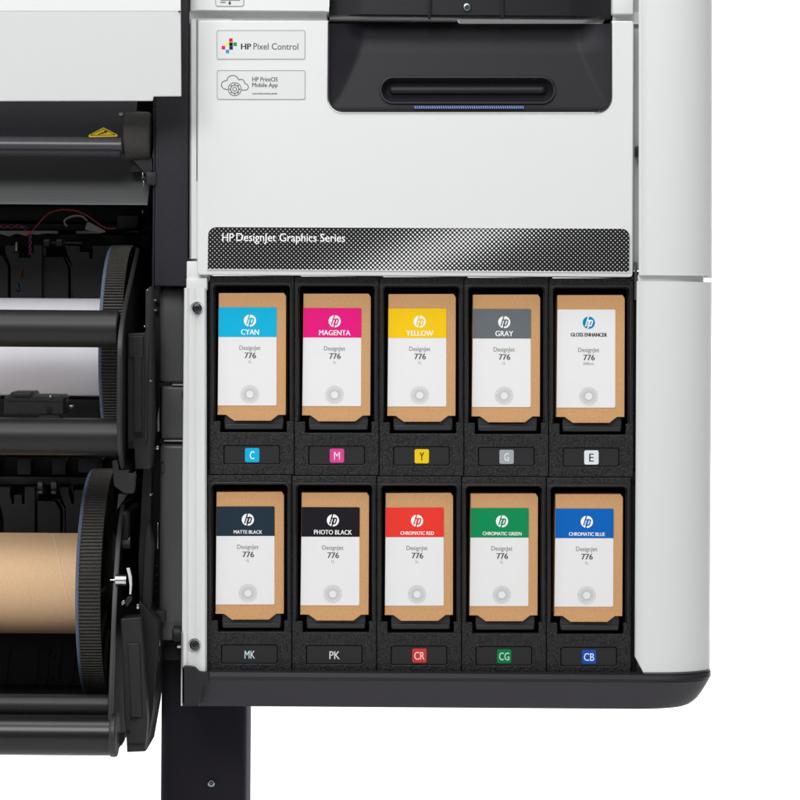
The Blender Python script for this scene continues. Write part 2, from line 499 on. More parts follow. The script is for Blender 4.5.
# ---- stickers
def sticker(x0, y0, x1_, y1):
    st = plate('sticker', [rr(x0, y0, x1_, y1, 2)], -.0003, .0005, M['label_grey'], P)
    plate('border', [rr(x0, y0, x1_, y1, 2), rr(x0+.55, y0+.55, x1_-.55, y1-.55, 1.6)], -.00045, .0003, M['line'], st)
    return st
M['label_grey'] = mat('pale_grey_label', (214, 216, 215), .45, .3, noise=600, var=.006)
st = sticker(216.7, 30.2, 305.2, 59.4)
sq = {'red': (230.9, 40.1, (205, 32, 52)), 'yellow': (227.2, 44.0, (240, 220, 90)), 'black': (231.0, 44.2, (20, 16, 12)),
      'green': (235.1, 44.2, (40, 140, 70)), 'magenta': (223.4, 47.6, (214, 24, 110)), 'navy': (231.1, 47.9, (34, 34, 110)), 'sky_blue': (227.5, 51.5, (50, 150, 200))}
for nme, (cx, cyy, c) in sq.items():
    plate('colour_square', [rr(cx-1.75, cyy-1.75, cx+1.75, cyy+1.75, .25)], -.00045, .0003, cm('square_' + nme, c), st, label=nme.replace('_', ' ') + ' square')
text('lettering', 'HP', 240.9, 43.6, 251.2, 49.4, -.0003, M['ink'], st, .03)
text('lettering', 'Pixel Control', 253.4, 43.2, 298.3, 49.7, -.0003, M['ink2'], st, .006)
st = sticker(216.9, 70.3, 305.3, 99.6)
# cloud with a gear
cl = [(227.5, 89.5), (224.5, 89), (222, 87), (221.5, 84.5), (222.6, 82), (225, 80.8), (226.8, 80.6), (227.5, 78.4), (229.5, 76.4), (232.3, 75.5), (235.2, 76), (237.5, 77.6), (238.8, 79.8), (241, 79.3), (243.4, 80.2), (244.6, 82.2), (244.8, 83.4), (247.2, 84.6), (248.4, 86.8), (247.8, 88.8), (246, 90), (242, 90)]
clp = [(p.x, p.y) for p in catmull([Vector((a, b, 0)) for a, b in cl], 4)]
pol = strokes_px([clp], .75)
def ringp(cx, cy, r, n=28): return [(cx+r*math.cos(2*math.pi*k/n), cy+r*math.sin(2*math.pi*k/n)) for k in range(n+1)]
pol += strokes_px([ringp(234.7, 89.2, 6.5), ringp(234.7, 89.2, 4.1), ringp(234.7, 89.2, 1.9)], .7)
pol += strokes_px([[(234.7+3.9*math.cos(a), 89.2+3.9*math.sin(a)), (234.7+5.2*math.cos(a), 89.2+5.2*math.sin(a))] for a in [k*math.pi/4 for k in range(8)]], 1.1)
link('cloud_emblem', flat_polys(pol, -.0003), st, M['ink2'])
text('lettering', 'HP PrintOS', 252.2, 77.1, 277.8, 81.6, -.0003, M['ink2'], st, .02)
text('lettering', 'Mobile App', 252.2, 82.9, 277.8, 88.4, -.0003, M['ink2'], st, .02)
pol = []; x = 252.2
while x < 277:
    w = random.uniform(.5, 1.1); h = random.uniform(.9, 1.5)
    pol.append([(x, 94.3-h), (x+w, 94.3-h), (x+w, 94.3), (x, 94.3)]); x += w + .35
link('small_print', flat_polys(pol, -.0003), st, M['ink2'])
# upper sticker, cut by the frame
st = plate('sticker', [rr(215.2, -24, 244.2, 6.6, 3)], .0012, .0005, M['label_grey'], P)
plate('border', [rr(215.2, -24, 244.2, 6.6, 3), rr(215.9, -23.3, 243.5, 5.9, 2.4)], .00105, .0003, M['line'], st)
pol = [[(229.7, .6), (231.3, 3.4), (229.7, 5.2), (228.1, 3.4)]]
for (a, b, yy) in ((220.5, 239, .2), (220.5, 225.5, 2.6)):
    x = a
    while x < b:
        w = random.uniform(.6, 1.2); pol.append([(x, yy-.9), (x+w, yy-.9), (x+w, yy+.5), (x, yy+.5)]); x += w+.4
link('small_print', flat_polys(pol, .0012), st, M['ink2'])

# ---- curved right covers
def cover_prof(x0, x1_, dx=0):
    w = x1_-x0
    pr = [(x0, .11), (x0, .004), (x0+.5, .0006), (x0+2, -.0005)]
    N = 22
    amax = math.radians(60)
    for i in range(N+1):
        t = i/N
        # turning angle grows slowly, then quickly: integrate direction
        pr_x = 0; 
        K = 60; fx = fy = 0; tx = ty = 0
        for q in range(K):
            ang = amax*((q+.5)/K)**2.0
            if (q+.5)/K < t: fx += math.cos(ang); fy += math.sin(ang)
            tx += math.cos(ang); ty += math.sin(ang)
        pr.append((x0+6 + (w-6)*fx/tx, .0005 + .001*(w-6)*fy/tx))
    pr.append((x1_+.3, pr[-1][1]+.004)); pr.append((x1_+.3, .26))

    return pr
cv = MB(); cv.loft(vloft(cover_prof(638.6, 711.8), -30, 275.6)); cv.build('side_cover', M['white'], P, ang=50)
cv = MB(); cv.loft(vloft([(a, b+.006 if b < .2 else b) for a, b in cover_prof(637.6, 703.5)], 275.4, 281.8)); cv.build('cover_joint', M['white'], P, ang=50)
cv = MB()
pr = cover_prof(636.6, 711.7)
top = [U(p[0], 281.6, p[1]) for p in pr]; zt = U(675, 281.6, 0).z
for v in top: v.z = zt
bot = []
midr = [U(p[0]-2.1, 655, p[1]) for p in pr]; zm = U(675, 657, 0).z
for v in midr: v.z = zm
for p in pr:
    xb = p[0]-2.2
    if xb < 643.5: xb = 643.5 + (xb-634.4)*.12
    bot.append(U(xb, 670, p[1]))
zb = U(675, 673.4, 0).z
for i, v in enumerate(bot): v.z = zb
cv.loft([top, midr, bot]); cv.build('side_cover', M['white'], P, ang=50)
cw = MB(); cw.box(634.6, 262, 637.2, 300, .012, .05, .0004); cw.build('cover_edge', M['grey'], P)
# thin lower edge of the cover
g = MB(); g.box(636.2, 146, 638.6, 156, .008, .03, .0004); g.build('door_catch', M['black'], P)

# ---- left white trim strip with its screws
ts = MB()
def trim_prof(dx, w=0):
    return [(184.2+dx-w, .06), (184.2+dx-w, .006), (184.8+dx-w, .0025), (187.5+dx-w*.6, .0015), (190.0+dx-w*.6, .0036), (194.4+dx, .0014), (197+dx, .0030), (201.5+dx, .0004), (204.6+dx, .0008), (206.0+dx, .0024), (206.8+dx, .005), (206.8+dx, .06)]
r1 = [U(p[0], 288, p[1]) for p in trim_prof(-.2)]; r2 = [U(p[0], 480, p[1]) for p in trim_prof(.0, 2)]; r3 = [U(p[0], 664, p[1]) for p in trim_prof(.3, 2.8)]
r4 = [U(p[0], 667+ (5.5 if p[0] > 195 else 0), p[1]) for p in trim_prof(.3, 2.8)]
for r, py in ((r1, 288), (r2, 480), (r3, 664)):
    z = U(195, py, 0).z
    for v in r: v.z = z
ts.loft([r1, r2, r3, r4]); 
ts.box(186.2, 278, 207, 290, .0032, .06, .0012)
trim = ts.build('trim_strip', M['white'], P, ang=40)
def cup(cx, cy, Y, r):
    s = MB(); n = 36
    def rg(rad, yy): return [U(cx + rad*math.cos(2*math.pi*k/n), cy + rad*math.sin(2*math.pi*k/n), yy) for k in range(n)]
    s.loft([rg(r, Y+.001), rg(r*.985, Y-.0007), rg(r*.93, Y-.0010), rg(r*.86, Y-.0004), rg(r*.80, Y+.0008)], False, True)
    return s.build('screw_cup', M['white'], trim, ang=30)
cup(197, 308.3, .0012, 7.2); screw('screw', 197, 308.3, -.0010, 5.0, M['screw'], trim)
cup(194.4, 645.0, .0012, 7.2); screw('screw', 194.4, 645.0, -.0010, 5.0, M['screw'], trim)

# ---- ink bay: a slot is copied over two rows of five
YF = .012; pitch = .08485*S(YF)*1000; row = .1995*S(YF)*1000
def shift(c, r): return Vector(((c-2)*pitch - r*.0010, 0, -r*row))
slot_me = {}
cell = rr(379.4, 276.9, 463.6, 475.7, .6)
opening = rp([(383.3, 286.0, 4), (459.7, 286.0, 4), (459.7, 422.5, 1), (456.2, 422.5, 1), (456.2, 433.6, 1.2), (390, 433.6, 1.2), (390, 422.5, 1), (383.3, 422.5, 1)], 5)
plate_px = rr(394, 447.0, 449, 465.0, 1.8)
pl_hole = rr(393.5, 446.5, 449.5, 465.5, 2.2)
SLOT = [plate_mesh([PL(cell, YF), PL(opening, YF), PL(pl_hole, YF)], YF, .010, .0007)]
# slightly raised frame lip and deep walls
m = MB()
lip_o = rp([(380.6, 422.0, 0), (380.6, 283.6, 5), (462.4, 283.6, 5), (462.4, 422.0, 0), (459.9, 422.0), (459.9, 286.0, 4), (383.1, 286.0, 4), (383.1, 422.0)], 5)
m.plate([lip_o], YF-.0014, .004, .0009)
wo = rr(381.2, 284, 461.8, 436, 1); wi = rp([(384.4, 287.2, 3.4), (458.6, 287.2, 3.4), (458.6, 435, 1), (384.4, 435, 1)], 5)
m.plate([wo, wi], YF+.0102, .075, 0)
m.box(380, 281, 463, 474, YF+.085, YF+.095)
lipme = m.mesh()
# cradle holding the carton's foot
m = MB()
m.plate([rp([(393.4, 417), (398.2, 415.6), (405.6, 422.6), (438.6, 422.6), (446.4, 415.6), (452.6, 417), (452.6, 430.2, 1), (393.4, 430.2, 1)], 3)], YF+.0105, .05, .0008)
m.plate([rp([(394.2, 425.2), (451.8, 425.2), (451.8, 430.6, 1), (394.2, 430.6, 1)], 3)], YF+.0085, .004, .0008)
cradme = m.mesh()
pltme = plate_mesh([PL(plate_px, YF+.0012)], YF+.0012, .004, .0004)
chipme = plate_mesh([PL(rr(414.6, 449.2, 429.0, 463.4, 1.8), YF+.0006)], YF+.0006, .001, .0002)
SPEC = [  # code, chip colour, letter colour, carton name, band colour, band text box, text
 ('C', (11, 175, 222), (235, 248, 252)), ('M', (214, 70, 140), (250, 205, 225)), ('Y', (232, 197, 26), (40, 36, 20)), ('G', (160, 165, 170), (225, 228, 230)), ('E', (221, 227, 232), (60, 66, 72)),
 ('MK', None, (205, 222, 230)), ('PK', None, (215, 222, 226)), ('CR', (206, 58, 58), (250, 215, 212)), ('CG', (12, 122, 70), (190, 235, 210)), ('CB', (24, 82, 172), (225, 235, 250))]
inkmat = {}
for i, (code, cc, lc) in enumerate(SPEC):
    c, r = i % 5, i // 5
    s = shift(c, r)
    so = link('ink_slot', SLOT[0], P, M['bay'], s)
    link('slot_wall', lipme, so, M['black'])
    link('cartridge_cradle', cradme, so, M['cradle'] if 'cradle' in M else M.setdefault('cradle', mat('cradle_plastic', (50, 51, 54), .42, .4, noise=500, bump=.1, var=.08)))
    link('code_plate', pltme, so, M['plate'] if 'plate' in M else M.setdefault('plate', mat('code_plate_plastic', (36, 36, 38), .5, .3, noise=700, bump=.15, var=.1)))
    Yl = YF+.0006
    if cc:
        ch = link('code_chip', chipme.copy(), so, None)
        ch.data.materials.clear(); ch.data.materials.append(cm('chip_' + code.lower(), cc))
    else: Yl = YF+.0012
    w = 2.1 if code == 'I' else {1: 2.35, 2: 5.2}[len(code)]
    h = 4.0 if len(code) == 1 else 3.9
    if code == 'M': w = 3.0
    text('code_lettering', code, 421.8-w, 456.4-h, 421.8+w, 456.4+h, Yl, cm('letter_' + code.lower(), lc), so, .012)
# bay surround
sb = MB()
sb.box(206.5, 270, 640, 276, .020, .10); sb.box(204, 281, 211.5, 672, .022, .10); sb.box(631.5, 278, 638.5, 672, .022, .10)
sb.box(205, 280, 638, 674, .108, .12)
sb.box(207, 471, 636, 479, .0165, .1)
sb.box(209.6, 281, 210.4, 671, .016, .03)
for k in range(1, 5):
    x = 421.8 + (k-2.5)*84.85
    sb.box(x-2, 274, x+2, 671, .0165, .1)
sb.build('bay_surround', M['interior'], P)

# ---- black base tray with its boat-shaped right corner
bt = MB()
def base_ring(py, xl, xr, Yf, rad):
    """plan outline at one height: straight front, round right corner, going back"""
    pts = [(xl, .26), (xl, Yf)]
    ry = .030; L0 = U(xl, py, Yf); Rr = U(xr, py, Yf+ry)
    z = U(430, py, Yf).z
    out = [Vector((L0.x, .28, z)), Vector((L0.x, Yf, z))]
    for k in range(21):
        a = math.pi/2*k/20
        out.append(Vector((Rr.x - rad*(1-math.sin(a)), Yf + ry*(1-math.cos(a)), z)))
    out.append(Vector((Rr.x, .28, z)))
    return out
levels = [(671.6, 710.3, .010, .045), (673.6, 710.7, .0005, .05), (678, 710.7, -.003, .055), (681.4, 709.0, -.0035, .055), (682.4, 708.4, -.0022, .055), (688.5, 704.8, .0015, .055), (694.5, 701.0, .006, .055), (699.5, 697.2, .009, .055), (703.4, 693, .0115, .055), (706.0, 689, .0135, .055), (707.6, 684.5, .0155, .055)]
rings = [base_ring(py, 209 if i < 2 else (184.2 if i < 4 else 184.4), xr, Yf, rad) for i, (py, xr, Yf, rad) in enumerate(levels)]
for r in rings[:2]:
    x0_ = U(184.2, 676, 0).x; r[0].x = x0_; r[1].x = x0_
bt.loft(rings[3:][::-1])
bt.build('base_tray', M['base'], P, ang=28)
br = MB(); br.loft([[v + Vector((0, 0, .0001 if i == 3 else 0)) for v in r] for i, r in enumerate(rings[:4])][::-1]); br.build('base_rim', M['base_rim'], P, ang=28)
# left end step of the base
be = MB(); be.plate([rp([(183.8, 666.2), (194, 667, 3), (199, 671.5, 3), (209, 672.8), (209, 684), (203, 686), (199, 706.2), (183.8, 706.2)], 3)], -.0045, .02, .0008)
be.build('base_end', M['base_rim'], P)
# cover foot line
cf = MB()
cf.loft([[Vector((v.x+.0002, v.y-.0007, zb+.0008)) for v in bot], [Vector((v.x+.0002, v.y-.0007, zb-.0012)) for v in bot]])
cf.build('cover_foot', M['grey'], P)
mp = MB(); mp.box(180.9, 632, 182.6, 706, .0, .1, .0004); mp.build('metal_plate', M['metal'], P)
mp = MB(); mp.box(177, 646, 181, 648, .004, .05, .0004); mp.build('metal_tab', M['metal'], P)

# ================================================================== ROLL FEEDER (left side)
XL = -.32
def hbar(name, y0, y1, Yc, pxend, m, pxs=None, n=64, bev=0):
    pyc = (y0+y1)/2; r = (y1-y0)/2*S(Yc); z = U(90, pyc, Yc).z
    b = MB(); xe = xx(pxend, pyc, Yc)
    b.lathe([(XL, r), (xe-.001, r), (xe, r-.001)], Yc, z, n)
    return b.build(name, m, P)
# back of the housing
bk = MB()
bk.box(-340, 90, 138, 735, .26, .28); bk.box(137, 90, 192, 640, .215, .24); bk.box(151, 97, 160, 640, .10, .214); bk.box(-340, 90, 160, 100, .10, .27)
bk.build('housing_back', M['interior'], P)
# recess panel under the lid
rpnl = MB(); rpnl.extx([(.045, zz(84, .045)), (.008, zz(137.5, .008)), (.012, zz(142, .008)), (.06, zz(90, .06))], XL, xx(140, 115, .06))
pan = rpnl.build('recess_panel', mat('dark_violet_panel', (24, 22, 29), .5, .25, noise=500, bump=.08, var=.1), P)
# warning triangle lying on the panel
def onp(px, py, lift=.0008):
    # point on the slanted recess panel for a picture spot
    za, ya = zz(84, .045), .045; zb_, yb_ = zz(137.5, .008), .008
    Y = .045
    for _ in range(12):
        z = U(px, py, Y).z; Y = ya + (yb_-ya)*(z-za)/(zb_-za)
    return U(px, py, Y) + Vector((0, -lift, 0))
def tri_mesh(pts, lift, th=.0006):
    m = MB(); f = [m.bm.verts.new(onp(a, b, lift)) for a, b in pts]; bb = [m.bm.verts.new(onp(a, b, lift-th)) for a, b in pts]
    m.bm.faces.new(f); 
    for k in range(len(pts)): m.bm.faces.new((f[k], bb[k], bb[(k+1) % len(pts)], f[(k+1) % len(pts)]))
    return m.mesh(smooth=False)
ws = link('warning_sticker', tri_mesh(rp([(85, 137.3, 1.2), (103.5, 127.3, 2), (121, 136.6, 1.2)]), .0008), P, M['yellow'])
tri = [(90.5, 135.4), (103.4, 128.9), (115.5, 135.0)]
m = MB()
for a, b in zip(tri, tri[1:]+tri[:1]):
    for q in strokes_px([[a, b]], .55): m.add_mesh(tri_mesh(q, .0011))
for q in strokes_px([[(98.5, 134.6), (103, 132.6), (102.6, 133.6), (107, 131.3)], [(104.2, 131.5), (107, 131.3), (105.8, 133)]], .8): m.add_mesh(tri_mesh(q, .0012))
link('warning_symbol', m.mesh(smooth=False), ws, M['ink'])
# guide bar with double ridge
hbar('guide_bar', 136.6, 156, .012, 123, mat('satin_charcoal_metal', (64, 62, 68), .3, .5, noise=300, bump=.05, stretch=(.05, 1, 1)))
hbar('lower_guide_bar', 150, 157.6, .002, 121, M['column'])
# end cap of the bar
z = U(90, 136, .03).z
m = MB(); x0_ = xx(122.5, 136, .0); x1_ = xx(148.5, 136, .0)
m.lathe([(x0_, .018), (x0_, .0230), (x0_+.0015, .0245), (x1_-.003, .0245), (x1_, .0225), (x1_+.0005, .012)], .026, z, 64)
m.build('bar_end_cap', M['flange_cap'] if 'flange_cap' in M else M.setdefault('flange_cap', mat('grained_cap_plastic', (60, 58, 57), .6, .3, noise=500, bump=.5, var=.2)), P)
m = MB(); m.box(130, 158, 150, 172, .03, .1, .001); m.plate([rp([(133, 160), (152, 158), (153, 170), (147, 176)])], .02, .02, .0006); m.build('cap_bracket', M['guide'], P)
m = MB(); m.box(118.8, 112.6, 123.6, 115.6, .022, .05, .0008); m.build('small_screw', M['zinc'], P)
# sloping steel plate
m = MB(); m.extx([(.085, zz(150, .085)), (.02, zz(203, .02)), (.0195, zz(204.4, .0195)), (.024, zz(205, .024)), (.095, zz(152, .095))], XL, xx(148.5, 190, .03))
m.build('sloping_plate', M['steel'], P)
m = MB(); m.box(146, 172, 156, 185, .01, .08, .0008); m.box(141.5, 176, 146, 181, .012, .03, .001); m.build('plate_latch', M['guide'], P)
for bx in ((142, 172.6, 143.4, 178, .008, .012, .0004), (143, 181, 144.2, 186, .008, .012, .0004), (142, 209, 143.2, 213, .1, .11, .0003)):
    m = MB(); m.box(*bx); m.build('latch_spring', M['zinc'], P)
# deep rails
m = MB(); m.box(-330, 206, 150, 221, .20, .26, .001); m.box(-330, 223, 158, 229, .19, .26, .001); m.build('deep_rail', M['interior'], P)
m = MB()
w = [(-2, 230.8), (57.5, 230.8), (57.5, 233.8), (46, 233.4), (36, 234.8), (30, 233.6), (25, 236), (17, 233.4), (9, 236.4), (0, 234), (-2, 234)]
m.plate([w], .185, .01); m.plate([[(76, 231), (101, 231), (101, 233.6), (76, 233.6)]], .185, .01); m.build('film_strip', M['grey_wire'], P)
m = MB(); m.box(-330, 233.5, 150, 246, .192, .25, .001); m.build('roller_rail', M['interior'], P)
# guides under the upper roll
def guide(pts, Y=.165, m_=None): return plate('paper_guide', [pts], Y, .03, m_ or M['guide'], P, bev=.0008)
guide([(-40, 250), (2, 256), (8.2, 266), (8.2, 330), (-40, 330)])
guide([(5, 245.5), (15, 245.5), (15, 252), (18.8, 252), (18.8, 258), (30.5, 258), (30.5, 252.5), (33.2, 252.5), (33.2, 245.5), (42, 245.5), (42, 330), (10.5, 330), (10.5, 266), (5, 252)], .16)
guide([(42.4, 257), (63, 257), (68.5, 268), (68.5, 330), (42.4, 330)], .168)
guide([(64.5, 246), (76, 246), (76, 252), (89.5, 252), (89.5, 259), (92.5, 259), (92.5, 246), (120, 246), (120, 330), (72, 330), (72, 266)], .163)
m = MB()
for x in (47, 59.5): 
    zc = U(x, 243, .16).z
    m.lathe([(xx(x-3, 243, .16), .004), (xx(x-2.6, 243, .16), .0046), (xx(x+2.6, 243, .16), .0046), (xx(x+3, 243, .16), .004)], .16, zc, 24)
zc = U(60, 243, .165).z; m.lathe([(xx(46, 243, .165), .0012), (xx(82, 243, .165), .0012)], .165, zc, 12)
m.build('pinch_roller', M['guide'], P)
m = MB(); m.box(15.2, 241.8, 17.4, 251, .158, .17, .0006); m.build('spring_pin', M['zinc'], P)
m = MB(); m.box(19.5, 268, 22.5, 276, .158, .162); m.box(16, 283, 19, 291, .158, .162); m.build('guide_slot', M['interior'], P)
m = MB(); m.box(117, 216, 138, 228, .15, .2, .001); zc = U(128, 222, .15).z
m.build('sensor_block', M['interior'], P)
# wires
def wire(name, pts, r, mm, Y=.17):
    m = MB(); m.tube(catmull([U(a, b, Y + (c[0] if c else 0)) for a, b, *c in pts], 8), r); m.build(name, mm, P, ang=60)
wire('red_wire', [(26, 236), (32, 231), (40, 222), (48, 214), (57, 210.5), (66, 209.8), (76, 211), (86, 215), (96, 222), (106, 228), (116, 228.4)], .0007, M['red_wire'])
wire('grey_cable', [(67, 226.3), (65, 224), (64.5, 221), (67, 218.5), (72, 216.5), (78, 215.8), (83, 217), (87, 221)], .0011, M['grey_wire'])
plate('cable_sleeve', [rp([(87.5, 221.5, 1), (92, 223.5), (108, 232.5, 1), (98, 233), (84.5, 229.5, 1)])], .168, .003, M['grey_wire'], P, bev=.0008)
for ph, mm, nm in ((0, M['blue_wire'], 'blue_wire'), (math.pi, M['red_wire'], 'red_wire')):
    wire(nm, [(x, 226.5 + 1.6*math.sin(x*.42+ph) + (max(0, x-22)*.55 if x > 22 else 0), .003*math.cos(x*.42+ph)) for x in range(-8, 29, 2)] , .0006, mm)
    wire(nm, [(30+1.1*math.sin((y-233)*.5+ph), y, .002*math.cos((y-233)*.5+ph)) for y in range(233, 256, 2)], .0006, mm, .155)
wire('red_wire', [(21.5, 268.5), (20.6, 272), (20.2, 276)], .0006, M['red_wire'], .157)
wire('blue_wire', [(17, 284), (17.6, 287), (18.4, 290)], .0008, M['blue_wire'], .157)

# tubes in front
def tube_bar(y0, y1, Yc, pxend, m=None): return hbar('crossbar', y0, y1, Yc, pxend, m or M['tube'], n=96)
tube_bar(310.2, 347.4, -.05, 119)
tube_bar(418.0, 455.4, -.05, 122)
# carriage module on the lower crossbar
m = MB(); m.plate([rp([(4, 397, 1.5), (10, 394), (12, 391.8, 1), (32, 391.8, 1), (34, 395), (61, 395.2, 2), (64, 398, 1), (64, 414.8, 2), (3.5, 414.8, 2)])], -.02, .04, .0015)
m.box(13, 393, 31, 397, -.0215, .0, .0006); m.box(7, 400.5, 60, 401.2, -.021, .0); m.box(39, 414, 60, 420, -.018, .0, .0008); m.box(64, 400, 68, 410, -.005, .01, .001)
m.build('sensor_carriage', M['guide'], P)
m = MB(); zc = U(50, 397, -.021).z
m.box(49.2, 395.6, 51.4, 398, -.0225, -.015, .0004); m.box(68, 405.4, 73, 408.2, .0, .01, .0005); m.build('carriage_pin', M['zinc'], P)
m = MB(); m.box(46.5, 407, 51.5, 412.5, -.0213, -.018); m.build('carriage_port', M['interior'], P)
m = MB(); m.box(-330, 398, 100, 420, .08, .12, .001); m.build('lower_rail', M['interior'], P)

# right side plates
def side_plate(name, edge, pxl, Yl, m, back=.2, th=.0042):
    """thin upright plate whose front edge follows (py, Y)"""
    x0 = xx(pxl, 400, Yl)
    pts = catmull([Vector((Y, zz(py, Y, 120), 0)) for py, Y in edge], 6)
    prof = [(p.x, p.y) for p in pts] + [(p.x+.009, p.y) for p in reversed(pts)]
    b = MB(); b.extx(prof, x0, x0+th)
    bmesh.ops.recalc_face_normals(b.bm, faces=b.bm.faces)
    es = [e for e in b.bm.edges if abs(e.verts[0].co.x-e.verts[1].co.x) < 1e-7]
    bmesh.ops.bevel(b.bm, geom=es, offset=.0009, segments=2, affect='EDGES')
    b.build(name, m, P, ang=30)
    prof = [(p.x+.0085, p.y) for p in pts] + [(back, pts[-1].y), (back, pts[0].y)]
    b = MB(); b.extx(prof, x0+.0006, x0+th-.0012)
    return b.build('arm_shaded_side', M['interior'], P, ang=30)  # arm's shadowed side face; the shade is put into a darker material
M['arm'] = mat('arm_plastic', (44, 43, 43), .42, .4, noise=500, bump=.1, var=.1)
side_plate('side_arm', [(248, .075), (262, .045), (285, .0), (310, -.045), (330, -.07), (350, -.08), (400, -.082), (440, -.078), (462, -.06), (478, -.03)], 117.0, -.08, M['arm'])
side_plate('side_arm', [(505, .03), (530, -.0), (560, -.018), (600, -.036), (650, -.05), (700, -.062), (730, -.066), (748, -.06), (757, -.04)], 111.4, -.055, M['arm'])
# upper bracket
m = MB()
m.plate([rp([(127.2, 333.5, 1), (143, 333, 1), (150, 330), (151, 432), (148.5, 469), (135, 469), (134, 449), (127.4, 447)])], -.03, .05, .001)
m.plate([rp([(128.4, 336, 1), (143.2, 336, 1), (143.2, 357), (141.5, 357.5), (141.5, 433), (133.8, 433), (133.8, 357.5), (128.4, 357)])], -.0322, .003, .0006)
m.plate([rp([(145.4, 290), (151, 286), (150, 335), (147.2, 372), (146.8, 440), (144.4, 445)])], -.034, .03, .001)
m.build('upper_bracket', M['guide'], P)
m = MB(); m.box(133.8, 433.2, 142.2, 435.4, -.0345, -.025); m.box(128.5, 441.8, 133.6, 448.5, -.031, -.02); m.build('bracket_slot', M['interior'], P)
m = MB()
for (a, b) in ((144.5, 326.5), (150.4, 381), (147.4, 290.4), (150.5, 495)): m.box(a-.8, b-.9, a+.8, b+.9, -.0365, -.02, .0005)
m.build('bracket_stud', M['zinc'], P)
m = MB(); m.plate([rp([(112, 461, 1), (118, 459, 1), (119, 470), (129, 470), (128, 473), (135.5, 474, 1), (133.5, 494, 2), (124, 493), (114, 486, 2)])], -.05, .012, .001)
m.build('spool_clip', M['guide'], P)
m = MB(); m.plate([[(118.5, 494), (127, 494.5), (117, 510)]], -.02, .01, .0006); m.build('clip_web', M['arm'], P)
m = MB()
zc = U(124, 530, .02).z
m.box(118.5, 511, 130, 541, .02, .12, .004, 4); m.build('spindle_holder', M['guide'], P)
m = MB(); m.lathe([(xx(118, 545, .02), .0085), (xx(129.5, 545, .02), .0085)], .03, U(124, 541, .02).z, 32); m.build('spindle_sleeve', M['zinc2'] if 'zinc2' in M else M.setdefault('zinc2', mat('dull_metal', (110, 110, 110), .35, .5, metal=.8)), P)
# recess between bracket and side panel
m = MB(); m.box(150, 290, 160, 640, .06, .1); m.plate([[(143, 470), (152, 440), (150, 560), (140, 620), (138, 560)]], .02, .02, .001); m.plate([[(144.5, 540), (148, 520), (153, 545), (150, 615), (142.8, 640), (141.5, 600)]], -.005, .02, .0015)
m.build('recess_lining', M['interior2'] if 'interior2' in M else M.setdefault('interior2', mat('black_recess_plastic', (24, 24, 26), .5, .3, noise=400, bump=.1, var=.1)), P)
m = MB(); m.plate([rp([(150.4, 431), (152.5, 409), (155, 405, 1), (155.6, 431)])], .04, .01, .0008); m.plate([[(157.4, 420), (159, 407), (159.4, 431), (157.6, 432)]], .04, .01); m.build('recess_glint', M['translucent'], P)  # pale solid pieces stand in for upright glints in the recess
m = MB(); m.box(153.5, 446, 159, 449.4, .04, .055, .0005); m.box(150, 445.5, 153, 449, .04, .055, .0005); m.box(156.6, 523, 158.6, 549, .05, .06, .0006); m.build('clip_metal_glint', M['metal'], P)  # the two upper bits are glints made as solid bright pieces
for yy in (300.5, 310.5, 566, 575, 584, 592, 604):
    m = MB()
    if yy < 400: m.box(153.5, yy-1, 157, yy+1, .05, .065, .0006)
    else: m.box(155.8, yy-.8, 157.4, yy+.8, .055, .065, .0005)
    m.build('recess_stud', M['zinc2'], P)
# grey side panels under the column
m = MB(); m.box(159.2, 287.5, 186, 384, .035, .2, .006, 4); a = m.build('side_panel', M['grey'], P)
m = MB(); m.box(161, 386, 186, 439.5, .032, .2, .003, 3); m.build('side_panel', M['grey'], P)
for bx in ((159.5, 383, 171, 387.6, .036, .1), (160, 439.4, 186, 443.6, .036, .1), (181.6, 391, 186, 399, .0312, .04, .0012)):
    m = MB(); m.box(*bx); m.build('panel_gap', M['interior'], P)
m = MB(); m.box(172, 384.2, 186, 385.6, .031, .1, .0003); m.box(164, 440.2, 186, 441.6, .028, .1, .0004); m.build('panel_trim', M['translucent'], P)
m = MB(); m.box(159, 443.4, 186, 641, .030, .2, .0055, 5); pc = m.build('side_panel', M['grey'], P)
plate('panel_inset', [rr(160.4, 462, 164.4, 473.6, .8), rr(160.9, 462.5, 163.9, 473.1, .6)], .0295, .003, M['interior'], P)
m = MB(); m.box(144, 611, 165, 622.4, .02, .1, .001); m.box(146, 622, 160, 640, .03, .1, .001); m.build('lower_clamp', M['guide'], P)
zc = U(178, 634, .02).z
m = MB(); m.lathe([(xx(172.5, 634, .02), .005), (xx(174, 634, .02), .008), (xx(181, 634, .02), .008)], .022, zc, 24); m.build('clamp_knob', M['interior2'], P)
m = MB(); m.plate([rp([(152, 668), (153.4, 634, 1), (156.4, 624, 1), (158.6, 626), (157, 640), (158, 646), (156, 668), (154, 690)])], .0, .006, .001); m.build('spring_clip', M['zinc2'], P)
m = MB(); m.box(157.6, 640, 160, 646, -.001, .004, .0005); m.box(158.8, 646, 159.4, 660, .004, .01); m.build('clip_metal_glint', M['metal'], P)

